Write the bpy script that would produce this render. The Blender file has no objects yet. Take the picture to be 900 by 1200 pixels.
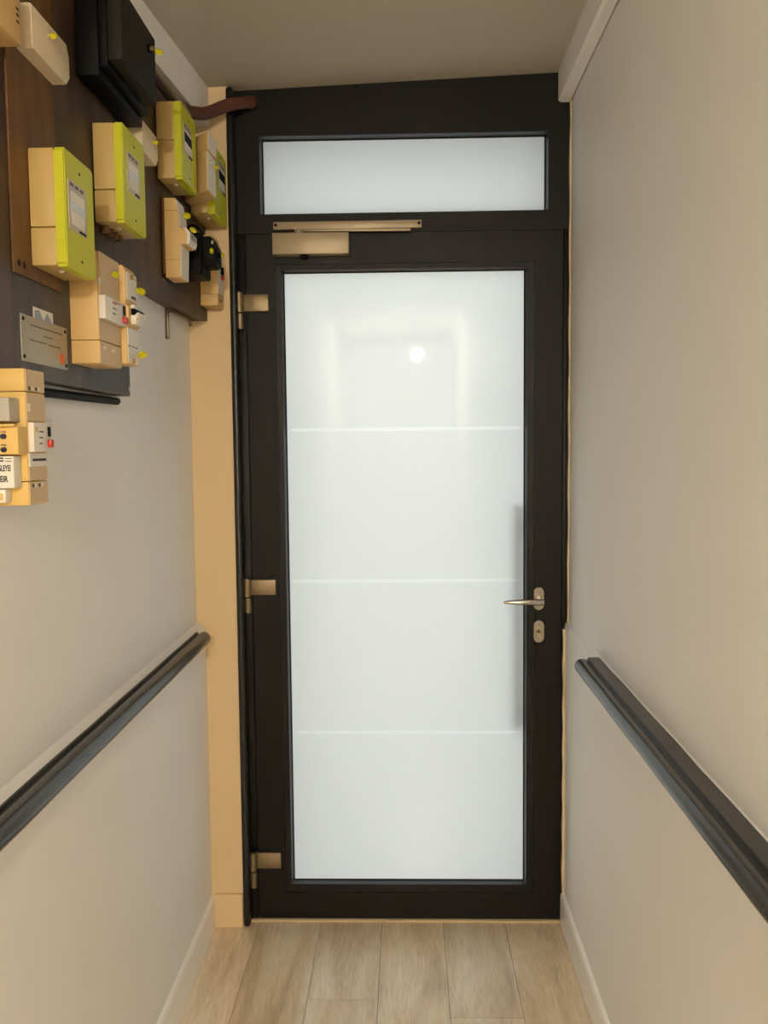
import bpy, bmesh, math, random
from mathutils import Vector, Matrix
random.seed(4)
SC = bpy.context.scene
COL = SC.collection

# ------------------------------------------------------------------ camera
CAM_F, CAM_P, CAM_YAW, CAM_R = 1050.0, 0.07375, 0.02577, -0.00967
CAM_C = Vector((0.0, -2.8187, 1.5494))
fw = Vector((-math.sin(CAM_YAW)*math.cos(CAM_P), math.cos(CAM_YAW)*math.cos(CAM_P), -math.sin(CAM_P)))
rt0 = Vector((math.cos(CAM_YAW), math.sin(CAM_YAW), 0)); up0 = rt0.cross(fw)
rt = math.cos(CAM_R)*rt0 + math.sin(CAM_R)*up0
up = -math.sin(CAM_R)*rt0 + math.cos(CAM_R)*up0
cam_d = bpy.data.cameras.new('camera'); cam = bpy.data.objects.new('camera', cam_d); COL.objects.link(cam)
M = Matrix((rt, up, -fw)).transposed().to_4x4(); M.translation = CAM_C; cam.matrix_world = M
cam_d.sensor_fit = 'VERTICAL'; cam_d.sensor_height = 24.0; cam_d.lens = 24.0*CAM_F/1200.0
cam_d.clip_start = 0.01; SC.camera = cam

# ------------------------------------------------------------------ daylight outside, exposure
SKY = 1.52
BULB = 6200.0
wd = bpy.data.worlds.new('overcast_sky'); SC.world = wd; wd.use_nodes = True
bg = wd.node_tree.nodes['Background']; bg.inputs[0].default_value = (0.965, 0.98, 0.97, 1); bg.inputs[1].default_value = SKY
SC.view_settings.view_transform = 'Standard'; SC.view_settings.look = 'None'
SC.view_settings.gamma = 1.0; SC.view_settings.exposure = 0.0; SC.view_settings.use_curve_mapping = False
SC.cycles.max_bounces = 10; SC.cycles.diffuse_bounces = 7; SC.cycles.transmission_bounces = 8; SC.cycles.transparent_max_bounces = 12
SC.cycles.use_denoising = True
SC.cycles.sample_clamp_indirect = 6.0

# ------------------------------------------------------------------ materials
def lin(c): 
    c = c/255.0
    return c/12.92 if c <= 0.04045 else ((c+0.055)/1.055)**2.4
def rgb(c): return (lin(c[0]), lin(c[1]), lin(c[2]), 1)
MATS = {}
def mat(name, c, rough=0.6, metal=0.0, var=0.06, scale=30.0, bump=0.0, bscale=200.0, spec=0.5, stretch=None, coat=0.0, c2=None):
    m = bpy.data.materials.new(name); m.use_nodes = True; nt = m.node_tree; N = nt.nodes; L = nt.links
    b = N['Principled BSDF']; b.inputs['Roughness'].default_value = rough; b.inputs['Metallic'].default_value = metal
    b.inputs['Specular IOR Level'].default_value = spec; b.inputs['Coat Weight'].default_value = coat
    tc = N.new('ShaderNodeTexCoord'); src = tc.outputs['Object']
    if stretch:
        mp = N.new('ShaderNodeMapping'); mp.inputs['Scale'].default_value = stretch; L.new(src, mp.inputs[0]); src = mp.outputs[0]
    no = N.new('ShaderNodeTexNoise'); no.inputs['Scale'].default_value = scale; no.inputs['Detail'].default_value = 5
    L.new(src, no.inputs['Vector'])
    mx = N.new('ShaderNodeMix'); mx.data_type = 'RGBA'
    base = rgb(c)
    if c2: A, B = base, rgb(c2)
    else:
        A = tuple(min(1, x*(1-var)) for x in base[:3])+(1,); B = tuple(min(1, x*(1+var)) for x in base[:3])+(1,)
    mx.inputs[6].default_value = A; mx.inputs[7].default_value = B
    if c2:
        rp = N.new('ShaderNodeValToRGB'); rp.color_ramp.elements[0].position = 0.38; rp.color_ramp.elements[1].position = 0.64
        L.new(no.outputs['Fac'], rp.inputs[0]); L.new(rp.outputs[0], mx.inputs[0])
    else: L.new(no.outputs['Fac'], mx.inputs[0])
    L.new(mx.outputs[2], b.inputs['Base Color'])
    if bump:
        n2 = N.new('ShaderNodeTexNoise'); n2.inputs['Scale'].default_value = bscale; n2.inputs['Detail'].default_value = 3; L.new(src, n2.inputs['Vector'])
        bp = N.new('ShaderNodeBump'); bp.inputs['Strength'].default_value = bump; bp.inputs['Distance'].default_value = 0.002
        L.new(n2.outputs['Fac'], bp.inputs['Height']); L.new(bp.outputs[0], b.inputs['Normal'])
    MATS[name] = m; return m
mat('beige_paint', (222, 196, 152), 0.62, bump=0.12, bscale=90, var=0.02, scale=4)
mat('bead_gloss', (96, 98, 106), 0.28, metal=0.7)
mat('nickel', (150, 140, 122), 0.36, metal=0.7)
mat('engrave', (92, 86, 74), 0.5)
mat('wall_paint', (240, 238, 235), 0.62, bump=0.12, bscale=90, var=0.02, scale=4)
mat('ceiling_paint', (190, 182, 168), 0.8, bump=0.1, bscale=120, var=0.02, scale=3)
mat('white_gloss', (250, 248, 245), 0.25, var=0.02, scale=8)
mat('door_brown', (14, 10, 4), 0.46, spec=0.22, var=0.12, scale=25, bump=0.05, bscale=400)
mat('door_black', (22, 21, 21), 0.35, var=0.1)
mat('rubber', (14, 14, 15), 0.45)
mat('rail_black', (56, 55, 53), 0.24, var=0.2, scale=18, bump=0.5, bscale=26, stretch=(1, 0.35, 1))
mat('bronze', (128, 112, 84), 0.42, metal=0.7, var=0.05)
mat('closer_silver', (166, 150, 122), 0.45, metal=0.35, var=0.03)
mat('chrome', (205, 200, 192), 0.16, metal=1.0, var=0.02)
mat('plate_metal', (176, 168, 150), 0.42, metal=0.45, var=0.08, scale=60, stretch=(1, 0.2, 3))
mat('cream_plastic', (214, 178, 116), 0.5, var=0.02)
mat('meter_cream', (194, 165, 102), 0.5, var=0.02)
mat('aged_plastic', (218, 182, 102), 0.5, var=0.03)
mat('tan_plastic', (204, 178, 136), 0.5, var=0.02)
mat('cap_plastic', (216, 198, 166), 0.42, var=0.02)
mat('white_plastic', (228, 222, 210), 0.45, var=0.02)
mat('grey_plastic', (176, 170, 158), 0.5, var=0.02)
mat('lime_plastic', (200, 201, 34), 0.42, var=0.03)
mat('yellow_seal', (205, 196, 20), 0.4, var=0.05)
mat('window_label', (190, 178, 160), 0.35, var=0.03)
mat('display', (205, 214, 216), 0.2, var=0.04)
mat('black_plastic', (8, 7, 6), 0.55, var=0.1, spec=0.12)
mat('black_cover', (30, 29, 23), 0.6, spec=0.2, var=0.15, scale=60)
mat('print_dark', (52, 48, 44), 0.6)
mat('ink', (16, 16, 18), 0.6)
mat('red_button', (190, 40, 22), 0.35)
mat('blue_button', (34, 40, 66), 0.35)
mat('orange_print', (230, 108, 30), 0.5)
mat('paper', (228, 224, 212), 0.7, var=0.02)
mat('blue_print', (140, 160, 180), 0.6)
mat('wire', (200, 165, 110), 0.3, metal=0.9)
mat('cable_brown', (84, 48, 34), 0.5, var=0.2, scale=30)
mat('cable_grey', (150, 138, 118), 0.6)
mat('caulk', (214, 196, 160), 0.6)
mat('threshold', (206, 184, 146), 0.6)
mat('concrete', (150, 148, 143), 0.9, var=0.15, scale=6)
mat('slate_wood', (58, 54, 49), 0.5, c2=(88, 84, 78), scale=9, stretch=(1.6, 1.6, 0.7), bump=0.3, bscale=60)
mat('dark_wood', (48, 34, 20), 0.5, c2=(80, 62, 42), scale=9, stretch=(1.6, 1.6, 0.6), bump=0.25, bscale=60)
mat('brown_wood', (86, 54, 18), 0.5, c2=(110, 74, 30), scale=8, stretch=(4, 4, 0.6), bump=0.1, bscale=60)
mat('red_wood', (52, 24, 9), 0.45, c2=(70, 34, 13), scale=8, stretch=(4, 4, 0.6), bump=0.1, bscale=60)
mat('bracket_metal', (120, 108, 90), 0.4, metal=0.8)

def oak():
    m = bpy.data.materials.new('oak_plank'); m.use_nodes = True; nt = m.node_tree; N = nt.nodes; L = nt.links
    b = N['Principled BSDF']; b.inputs['Roughness'].default_value = 0.30; b.inputs['Specular IOR Level'].default_value = 0.65; b.inputs['Coat Weight'].default_value = 0.5; b.inputs['Coat Roughness'].default_value = 0.28
    tc = N.new('ShaderNodeTexCoord'); oi = N.new('ShaderNodeObjectInfo')
    off = N.new('ShaderNodeVectorMath'); off.operation = 'ADD'
    cm = N.new('ShaderNodeCombineXYZ'); mu = N.new('ShaderNodeMath'); mu.operation = 'MULTIPLY'; mu.inputs[1].default_value = 37.0
    L.new(oi.outputs['Random'], mu.inputs[0]); L.new(mu.outputs[0], cm.inputs[0]); L.new(mu.outputs[0], cm.inputs[1])
    L.new(tc.outputs['Object'], off.inputs[0]); L.new(cm.outputs[0], off.inputs[1])
    mp = N.new('ShaderNodeMapping'); mp.inputs['Scale'].default_value = (1.0, 0.13, 1.0); L.new(off.outputs[0], mp.inputs[0])
    n1 = N.new('ShaderNodeTexNoise'); n1.inputs['Scale'].default_value = 11; n1.inputs['Detail'].default_value = 6; n1.inputs['Distortion'].default_value = 1.2
    n2 = N.new('ShaderNodeTexNoise'); n2.inputs['Scale'].default_value = 130; n2.inputs['Detail'].default_value = 4
    n3 = N.new('ShaderNodeTexNoise'); n3.inputs['Scale'].default_value = 5; n3.inputs['Detail'].default_value = 2
    for n in (n1, n2, n3): L.new(mp.outputs[0], n.inputs['Vector'])
    r1 = N.new('ShaderNodeValToRGB'); e = r1.color_ramp.elements
    e[0].position = 0.30; e[0].color = rgb((196, 173, 138)); e[1].position = 0.72; e[1].color = rgb((246, 233, 210))
    x = e.new(0.5); x.color = rgb((229, 209, 179))
    L.new(n1.outputs['Fac'], r1.inputs[0])
    r2 = N.new('ShaderNodeValToRGB'); r2.color_ramp.elements[0].position = 0.35; r2.color_ramp.elements[0].color = (0.74, 0.72, 0.70, 1)
    r2.color_ramp.elements[1].position = 0.60; r2.color_ramp.elements[1].color = (1, 1, 1, 1)
    L.new(n2.outputs['Fac'], r2.inputs[0])
    mx = N.new('ShaderNodeMix'); mx.data_type = 'RGBA'; mx.blend_type = 'MULTIPLY'; mx.inputs[0].default_value = 0.55
    L.new(r1.outputs[0], mx.inputs[6]); L.new(r2.outputs[0], mx.inputs[7])
    hv = N.new('ShaderNodeHueSaturation'); mr = N.new('ShaderNodeMapRange'); mr.inputs[3].default_value = 0.92; mr.inputs[4].default_value = 1.06
    L.new(oi.outputs['Random'], mr.inputs[0]); L.new(mr.outputs[0], hv.inputs['Value']); L.new(mx.outputs[2], hv.inputs['Color'])
    L.new(hv.outputs[0], b.inputs['Base Color'])
    bm_ = N.new('ShaderNodeBump'); bm_.inputs['Strength'].default_value = 0.15; bm_.inputs['Distance'].default_value = 0.001
    L.new(n2.outputs['Fac'], bm_.inputs['Height']); L.new(bm_.outputs[0], b.inputs['Normal'])
    MATS['oak_plank'] = m
oak()

def frosted(name, col, gloss_rough=0.02):
    m = bpy.data.materials.new(name); m.use_nodes = True; nt = m.node_tree; N = nt.nodes; L = nt.links
    N.remove(N['Principled BSDF']); out = N['Material Output']
    tr = N.new('ShaderNodeBsdfTranslucent'); tr.inputs[0].default_value = col
    df = N.new('ShaderNodeBsdfDiffuse'); df.inputs[0].default_value = (0.75, 0.77, 0.76, 1)
    gl = N.new('ShaderNodeBsdfGlossy'); gl.inputs['Roughness'].default_value = gloss_rough
    fr = N.new('ShaderNodeFresnel'); fr.inputs[0].default_value = 1.45
    tc = N.new('ShaderNodeTexCoord'); no = N.new('ShaderNodeTexNoise'); no.inputs['Scale'].default_value = 5; no.inputs['Detail'].default_value = 4
    L.new(tc.outputs['Object'], no.inputs['Vector'])
    mr = N.new('ShaderNodeMapRange'); mr.inputs[3].default_value = 0.10; mr.inputs[4].default_value = 0.16
    L.new(no.outputs['Fac'], mr.inputs[0])
    a = N.new('ShaderNodeMixShader'); L.new(mr.outputs[0], a.inputs[0]); L.new(tr.outputs[0], a.inputs[1]); L.new(df.outputs[0], a.inputs[2])
    b = N.new('ShaderNodeMixShader'); L.new(fr.outputs[0], b.inputs[0]); L.new(a.outputs[0], b.inputs[1]); L.new(gl.outputs[0], b.inputs[2])
    L.new(b.outputs[0], out.inputs[0]); MATS[name] = m
frosted('frosted_glass', (0.84, 0.86, 0.85, 1))
frosted('etched_glass', (0.98, 1.0, 1.0, 1), 0.2)
m = bpy.data.materials.new('clear_back'); m.use_nodes = True; nt = m.node_tree
nt.nodes.remove(nt.nodes['Principled BSDF']); t_ = nt.nodes.new('ShaderNodeBsdfTransparent'); t_.inputs[0].default_value = (0.93, 0.96, 0.95, 1)
nt.links.new(t_.outputs[0], nt.nodes['Material Output'].inputs[0]); MATS['clear_back'] = m
m = bpy.data.materials.new('bulb_glow'); m.use_nodes = True; nt = m.node_tree
nt.nodes.remove(nt.nodes['Principled BSDF']); e_ = nt.nodes.new('ShaderNodeEmission'); e_.inputs[0].default_value = (1.0, 0.91, 0.76, 1); e_.inputs[1].default_value = BULB
nt.links.new(e_.outputs[0], nt.nodes['Material Output'].inputs[0]); MATS['bulb_glow'] = m

# ------------------------------------------------------------------ mesh helpers
def box(bm, x0, x1, y0, y1, z0, z1, bev=0.0, seg=2):
    v = [bm.verts.new(p) for p in ((x0,y0,z0),(x1,y0,z0),(x1,y1,z0),(x0,y1,z0),(x0,y0,z1),(x1,y0,z1),(x1,y1,z1),(x0,y1,z1))]
    fs = [bm.faces.new([v[i] for i in q]) for q in ((0,3,2,1),(4,5,6,7),(0,1,5,4),(1,2,6,5),(2,3,7,6),(3,0,4,7))]
    if bev > 0:
        es = list({e for f in fs for e in f.edges})
        bmesh.ops.bevel(bm, geom=es, offset=bev, segments=seg, affect='EDGES', profile=0.5)
    return bm
def prism(bm, pts, axis, a, b, bev=0.0):
    """polygon pts extruded from a to b; axis 'y': pts are (x,z); 'z': (x,y); 'x': (y,z)"""
    def P(p, t): return {'y': (p[0], t, p[1]), 'z': (p[0], p[1], t), 'x': (t, p[0], p[1])}[axis]
    A = [bm.verts.new(P(p, a)) for p in pts]; B = [bm.verts.new(P(p, b)) for p in pts]; n = len(pts)
    fs = [bm.faces.new(A), bm.faces.new(B[::-1])]
    for i in range(n): fs.append(bm.faces.new((A[i], B[i], B[(i+1) % n], A[(i+1) % n])))
    bmesh.ops.recalc_face_normals(bm, faces=fs)
    if bev > 0:
        es = list({e for f in fs for e in f.edges})
        bmesh.ops.bevel(bm, geom=es, offset=bev, segments=2, affect='EDGES', profile=0.5)
    return bm
def cyl(bm, p, q, r, r2=None, n=16, cap=True):
    p, q = Vector(p), Vector(q); d = (q-p).normalized(); r2 = r if r2 is None else r2
    u = d.orthogonal().normalized(); w = d.cross(u)
    A = [bm.verts.new(p+r*(u*math.cos(t)+w*math.sin(t))) for t in [2*math.pi*i/n for i in range(n)]]
    B = [bm.verts.new(q+r2*(u*math.cos(t)+w*math.sin(t))) for t in [2*math.pi*i/n for i in range(n)]]
    fs = [bm.faces.new((A[i], A[(i+1) % n], B[(i+1) % n], B[i])) for i in range(n)]
    if cap: fs += [bm.faces.new(A[::-1]), bm.faces.new(B)]
    return bm
def tube(bm, pts, radii, n=12):
    pts = [Vector(p) for p in pts]; radii = radii if isinstance(radii, (list, tuple)) else [radii]*len(pts)
    rings = []; u = None
    for i, p in enumerate(pts):
        d = (pts[min(i+1, len(pts)-1)]-pts[max(i-1, 0)]).normalized()
        u = d.orthogonal().normalized() if u is None else (u-d*u.dot(d)).normalized()
        w = d.cross(u)
        rings.append([bm.verts.new(p+radii[i]*(u*math.cos(2*math.pi*k/n)+w*math.sin(2*math.pi*k/n))) for k in range(n)])
    for a, b in zip(rings, rings[1:]):
        for k in range(n): bm.faces.new((a[k], a[(k+1) % n], b[(k+1) % n], b[k]))
    bm.faces.new(rings[0][::-1]); bm.faces.new(rings[-1]); return bm
def spline(pts, n=8):
    pts = [Vector(p) for p in pts]; out = []
    P = [pts[0]*2-pts[1]]+pts+[pts[-1]*2-pts[-2]]
    for i in range(1, len(P)-2):
        a, b, c, d = P[i-1:i+3]
        for k in range(n):
            t = k/n; out.append(0.5*((2*b)+(c-a)*t+(2*a-5*b+4*c-d)*t*t+(3*b-3*c+d-a)*t**3))
    out.append(pts[-1]); return out
def new(): return bmesh.new()
def mk(name, bm, mt, parent=None, smooth=False):
    me = bpy.data.meshes.new(name); 
    bmesh.ops.recalc_face_normals(bm, faces=bm.faces)
    bm.to_mesh(me); bm.free()
    for k in (mt if isinstance(mt, (list, tuple)) else [mt]): me.materials.append(MATS[k])
    if smooth:
        for p in me.polygons: p.use_smooth = True
        try: me.set_sharp_from_angle(angle=math.radians(35))
        except Exception: pass
    o = bpy.data.objects.new(name, me); COL.objects.link(o)
    if parent is not None:
        o.parent = parent; o.matrix_parent_inverse = Matrix.Translation(-world_loc(parent))
    return o
def world_loc(o):
    return Vector(o['_w']) if '_w' in o else Vector((0, 0, 0))
def empty(name, loc, **kw):
    o = bpy.data.objects.new(name, None); o.location = loc; o.empty_display_size = 0.05; COL.objects.link(o); o['_w'] = list(loc)
    for k, v in kw.items(): o[k] = v
    return o
def thing(name, label, cat, loc, group=None):
    o = empty(name, loc, label=label, category=cat)
    if group: o['group'] = group
    return o
def tag(o, label, cat, group=None):
    o['label'] = label; o['category'] = cat
    if group: o['group'] = group
    return o
def struct(o, label=None, cat=None):
    o['kind'] = 'structure'
    if label: o['label'] = label
    if cat: o['category'] = cat
    return o
def B(name, x0, x1, y0, y1, z0, z1, mt, parent=None, bev=0.0, seg=2, smooth=False):
    return mk(name, box(new(), x0, x1, y0, y1, z0, z1, bev, seg), mt, parent, smooth or bev > 0)

# ------------------------------------------------------------------ the room
XL_UP, XL_LO, XR_UP, XR_LO = -0.668, -0.640, 0.507, 0.4975
Y_BACK, Y_RET = -7.0, -0.033
def ceil_z(x): return 2.658+0.0362*x
bm = new(); prism(bm, [(-0.80, 0), (XL_LO, 0), (XL_LO, 0.976), (-0.645, 0.985), (XL_UP, 0.996), (XL_UP, 2.75), (-0.80, 2.75)], 'y', Y_BACK, 0.16)
struct(mk('wall_left', bm, 'wall_paint'), 'cream left wall with a thicker lower half below the handrail', 'wall')
bm = new(); prism(bm, [(0.64, 0), (XR_LO, 0), (XR_LO, 0.972), (0.5, 0.982), (XR_UP, 0.990), (XR_UP, 2.75), (0.64, 2.75)], 'y', Y_BACK, 0.16)
struct(mk('wall_right', bm, 'wall_paint'), 'cream right wall beside the door handle', 'wall')
bm = new(); box(bm, -0.70, -0.532, Y_RET, 0.16, 0, 2.74)
struct(mk('wall_front', bm, 'beige_paint'), 'narrow cream wall return left of the brown door', 'wall')
bm = new(); box(bm, -0.80, 0.64, Y_BACK-0.1, Y_BACK, -0.1, 2.8)
struct(mk('wall_back', bm, 'wall_paint'), 'plain cream wall closing the far end of the corridor', 'wall')
bm = new(); prism(bm, [(-0.80, ceil_z(-0.80)), (0.64, ceil_z(0.64)), (0.64, 2.85), (-0.80, 2.85)], 'y', Y_BACK, 0.16)
struct(mk('ceiling', bm, 'ceiling_paint'), 'taupe painted ceiling above the door', 'ceiling')
fl = struct(B('floor', -0.80, 0.64, Y_BACK, 0.16, -0.08, -0.004, 'print_dark'), 'pale oak plank floor in front of the door', 'floor')
# planks
xs = [-0.690+0.1993*i for i in range(7)]
offs = [-0.9, -1.15, -0.414, -1.0, -0.492, -0.75]
for i in range(6):
    x0, x1 = max(xs[i], -0.665), min(xs[i+1], 0.50)
    y = 0.03; nxt = offs[i]
    while y > Y_BACK+0.01:
        yb = max(nxt, Y_BACK)
        B('plank', x0+0.0006, x1-0.0006, yb+0.0006, y-0.0006, -0.004, 0.0, 'oak_plank', fl)
        y = yb; nxt = yb-1.26
# ground and facade outside
bm = new(); box(bm, -3.0, -0.52, 0.161, 0.27, -0.05, 4.0); box(bm, 0.50, 3.0, 0.161, 0.27, -0.05, 4.0); box(bm, -0.52, 0.50, 0.161, 0.27, 2.535, 4.0)
struct(mk('wall_outside', bm, 'concrete'), 'grey street facade around the outside of the door', 'wall')
o = B('pavement', -4, 4, 0.16, 6, -0.20, -0.05, 'concrete'); struct(o, 'grey pavement outside the frosted door', 'pavement')
# baseboards
def base_profile(s, x, xw, h): return [(xw, 0), (x, 0), (x, h-0.014), (x-s*0.0035, h-0.004), (x-s*0.010, h), (xw, h)]
bm = new(); prism(bm, base_profile(1, -0.630, XL_LO-0.004, 0.106), 'y', Y_BACK, Y_RET)
struct(mk('baseboard_left', bm, 'white_gloss'), 'white baseboard along the left wall', 'baseboard')
bm = new(); prism(bm, base_profile(-1, 0.486, XR_LO+0.004, 0.104), 'y', Y_BACK, -0.002)
struct(mk('baseboard_right', bm, 'white_gloss'), 'white baseboard along the right wall', 'baseboard')
bm = new(); box(bm, -0.632, -0.540, Y_RET-0.010, Y_RET, 0, 0.112, 0.003)
struct(mk('baseboard_front', bm, 'beige_paint'), 'short cream baseboard left of the door', 'baseboard')
# beam on the right under the ceiling
bm = new(); prism(bm, [(0.468, 2.588), (0.478, 2.583), (0.502, 2.583), (0.502, ceil_z(0.502)+0.002), (0.468, ceil_z(0.468)+0.002)], 'y', Y_BACK, -0.004)
struct(mk('trim_1', bm, 'wall_paint'), 'cream boxed trim where right wall meets ceiling', 'trim')
# boxed-in run on the left under the ceiling (slightly oblique)
bm = new(); prism(bm, [(-0.669, -1.03), (-0.592, Y_RET), (-0.669, Y_RET)], 'z', 2.522, 2.640)
struct(mk('trim_2', bm, 'wall_paint'), 'cream boxed trim above the electricity meters', 'trim')
# black rounded strip left of the door
bm = new(); box(bm, -0.5385, -0.5165, -0.047, -0.002, 0.004, 2.634, 0.009, 4)
struct(mk('trim_3', bm, 'door_black', smooth=True), 'tall rounded black strip left of the door', 'trim')
# caulk bead along the right wall
for k, (x0, x1, z0, z1) in enumerate(((0.5035, 0.509, 0.985, 2.585), (0.490, 0.4985, 0.104, 0.965))):
    bm = new(); pts = []
    n = 24
    for i in range(n+1):
        z = z0+(z1-z0)*i/n; pts.append((x0+0.0012*math.sin(i*1.7+k), z))
    for i in range(n, -1, -1): pts.append((x1, z0+(z1-z0)*i/n))
    prism(bm, pts, 'y', -0.012, 0.006)
    struct(mk('trim_%d' % (4+k), bm, 'caulk'), ('cream caulk bead beside the upper door frame', 'cream caulk bead beside the lower door frame')[k], 'trim')

# ------------------------------------------------------------------ door
def mitre(bm, outer, inner, yo, yi, yb, side):
    """one mitred side of a frame; outer/inner = (x0,x1,z0,z1); yo/yi front depth at the outer/inner edge"""
    ox0, ox1, oz0, oz1 = outer; ix0, ix1, iz0, iz1 = inner
    O = {'l': ((ox0, oz0), (ox0, oz1)), 'r': ((ox1, oz0), (ox1, oz1)), 'b': ((ox0, oz0), (ox1, oz0)), 't': ((ox0, oz1), (ox1, oz1))}[side]
    I = {'l': ((ix0, iz0), (ix0, iz1)), 'r': ((ix1, iz0), (ix1, iz1)), 'b': ((ix0, iz0), (ix1, iz0)), 't': ((ix0, iz1), (ix1, iz1))}[side]
    v = [bm.verts.new((p[0], y, p[1])) for p, y in ((O[0], yo), (O[1], yo), (I[1], yi), (I[0], yi), (O[0], yb), (O[1], yb), (I[1], yb), (I[0], yb))]
    for q in ((0,1,2,3),(4,7,6,5),(0,4,5,1),(1,5,6,2),(2,6,7,3),(3,7,4,0)): bm.faces.new([v[i] for i in q])
    return bm
def ring(prefix, outer, inner, yo, yi, yb, mt, parent, names):
    for s in 'ltrb':
        mk(names[s], mitre(new(), outer, inner, yo, yi, yb, s), mt, parent)
def pane(name, x0, x1, y0, y1, z0, z1, parent):
    bm = new(); box(bm, x0, x1, y0, y1, z0, z1); bm.faces.ensure_lookup_table()
    bm.normal_update()
    for f in bm.faces: f.material_index = 0 if f.calc_center_median().y < y0+1e-4 else 1
    return mk(name, bm, ['frosted_glass', 'clear_back'], parent)

door = struct(empty('door_1', (0, 0, 0)), 'dark brown door with one tall frosted pane and three etched lines', 'door')
FX0, FX1 = -0.532, 0.506
ZL = 2.2085
YF = 0.004
jl = B('frame_jamb', FX0, -0.4965, YF, 0.085, 0.0, ZL, 'door_brown', door, 0.002)
jr = B('frame_jamb', 0.4885, FX1, YF, 0.085, 0.0, ZL, 'door_brown', door, 0.002)
B('threshold', -0.532, 0.4885, -0.006, 0.085, 0.0, 0.0068, 'threshold', door, 0.001)
# leaf
leaf = empty('leaf', (0, 0, 0)); leaf.parent = door
LO = (-0.4925, 0.4855, 0.0105, 2.2055); GB = (-0.4045, 0.3985, 0.098, 2.1125); OP = (-0.3862, 0.3772, 0.1235, 2.0965)
ring('leaf', LO, GB, 0.0, 0.0, 0.062, 'door_brown', leaf, {'l': 'stile', 'r': 'stile', 't': 'top_rail', 'b': 'bottom_rail'})
GB2 = (GB[0]+0.0014, GB[1]-0.0014, GB[2]+0.0014, GB[3]-0.0014)
ring('bead', GB2, OP, 0.0012, 0.0035, 0.024, 'door_brown', leaf, dict.fromkeys('ltrb', 'glazing_bead'))
OPm = (OP[0]+0.0040, OP[1]-0.0040, OP[2]+0.0048, OP[3]-0.0040)
OPi = (OP[0]+0.0085, OP[1]-0.0085, OP[2]+0.0085, OP[3]-0.0085)
ring('edge', (OP[0]+0.0001, OP[1]-0.0001, OP[2]+0.0001, OP[3]-0.0001), OPm, 0.0045, 0.0150, 0.0255, 'bead_gloss', leaf, dict.fromkeys('ltrb', 'bead_edge'))
ring('gasket', (OPm[0]+0.0001, OPm[1]-0.0001, OPm[2]+0.0001, OPm[3]-0.0001), OPi, 0.0190, 0.0235, 0.0255, 'rubber', leaf, dict.fromkeys('ltrb', 'gasket'))
# tall pane: frosted front, clear back; the three etched lines fill slots in the frosting
PX0, PX1, PZ0, PZ1, PY0, PY1 = OP[0]-0.01, OP[1]+0.01, OP[2]-0.01, OP[3]+0.01, 0.0255, 0.0335
LX0, LX1, LH = OPi[0]+0.004, OPi[1]-0.004, 0.0055
lines = (1.602, 1.118, 0.624)
bm = new(); V = lambda x, y, z: bm.verts.new((x, y, z))
def front(pts): f = bm.faces.new([V(x, PY0, z) for x, z in pts]); f.material_index = 0
def up_edge(z): return [(PX0, z), (LX0, z), (LX0+0.02, z+LH), (LX1-0.02, z+LH), (LX1, z), (PX1, z)]
def low_edge(z): return [(PX0, z), (LX0, z), (LX0+0.02, z-LH), (LX1-0.02, z-LH), (LX1, z), (PX1, z)]
tops = [[(PX0, PZ1), (PX1, PZ1)]]+[low_edge(z) for z in lines]
bots = [up_edge(z) for z in lines]+[[(PX0, PZ0), (PX1, PZ0)]]
for a_, b_ in zip(tops, bots): front(b_+a_[::-1])
for q in (((PX0, PY1, PZ0), (PX1, PY1, PZ0), (PX1, PY1, PZ1), (PX0, PY1, PZ1)), ((PX0, PY0, PZ0), (PX0, PY1, PZ0), (PX0, PY1, PZ1), (PX0, PY0, PZ1)),
          ((PX1, PY0, PZ0), (PX1, PY1, PZ0), (PX1, PY1, PZ1), (PX1, PY0, PZ1)), ((PX0, PY0, PZ0), (PX1, PY0, PZ0), (PX1, PY1, PZ0), (PX0, PY1, PZ0)), ((PX0, PY0, PZ1), (PX1, PY0, PZ1), (PX1, PY1, PZ1), (PX0, PY1, PZ1))):
    f = bm.faces.new([V(*p) for p in q]); f.material_index = 1
mk('frosted_pane', bm, ['frosted_glass', 'clear_back'], leaf)
for z in lines:
    bm = new(); prism(bm, [(LX0, z)]+up_edge(z)[2:4]+[(LX1, z)]+low_edge(z)[2:4][::-1], 'y', PY0-0.0003, PY0+0.0008)
    for f in bm.faces: f.material_index = 0 if f.calc_center_median().y < PY0-0.0002 else 1
    mk('etched_line', bm, ['etched_glass', 'clear_back'], leaf)
# the frame head and transom window
win = struct(empty('window_1', (0, 0, ZL)), 'wide low frosted transom window above the brown door', 'window')
TO = (-0.4465, 0.4405, 2.2670, 2.5025)
bm = new(); prism(bm, [(FX0, TO[3]), (FX1, TO[3]), (FX1, ceil_z(FX1)-0.001), (FX0, ceil_z(FX0)-0.001)], 'y', YF, 0.085)
mk('frame_head', bm, 'door_brown', win)
B('frame_side', FX0, TO[0], YF, 0.085, TO[2], TO[3], 'door_brown', win)
B('frame_side', TO[1], FX1, YF, 0.085, TO[2], TO[3], 'door_brown', win)
B('frame_rail', FX0, FX1, YF, 0.085, ZL, TO[2], 'door_brown', win)
TOi = (TO[0]+0.0085, TO[1]-0.0085, TO[2]+0.0030, TO[3]-0.0085)
TOm = (TO[0]+0.0040, TO[1]-0.0040, TO[2]+0.0015, TO[3]-0.0040)
ring('edge', TO, TOm, 0.008, 0.020, 0.033, 'bead_gloss', win, dict.fromkeys('ltrb', 'glazing_bead'))
ring('gasket', (TOm[0]+0.0001, TOm[1]-0.0001, TOm[2]+0.0001, TOm[3]-0.0001), TOi, 0.026, 0.031, 0.033, 'rubber', win, dict.fromkeys('ltrb', 'gasket'))
pane('frosted_pane', TO[0], TO[1], 0.033, 0.041, TO[2], TO[3], win)

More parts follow.
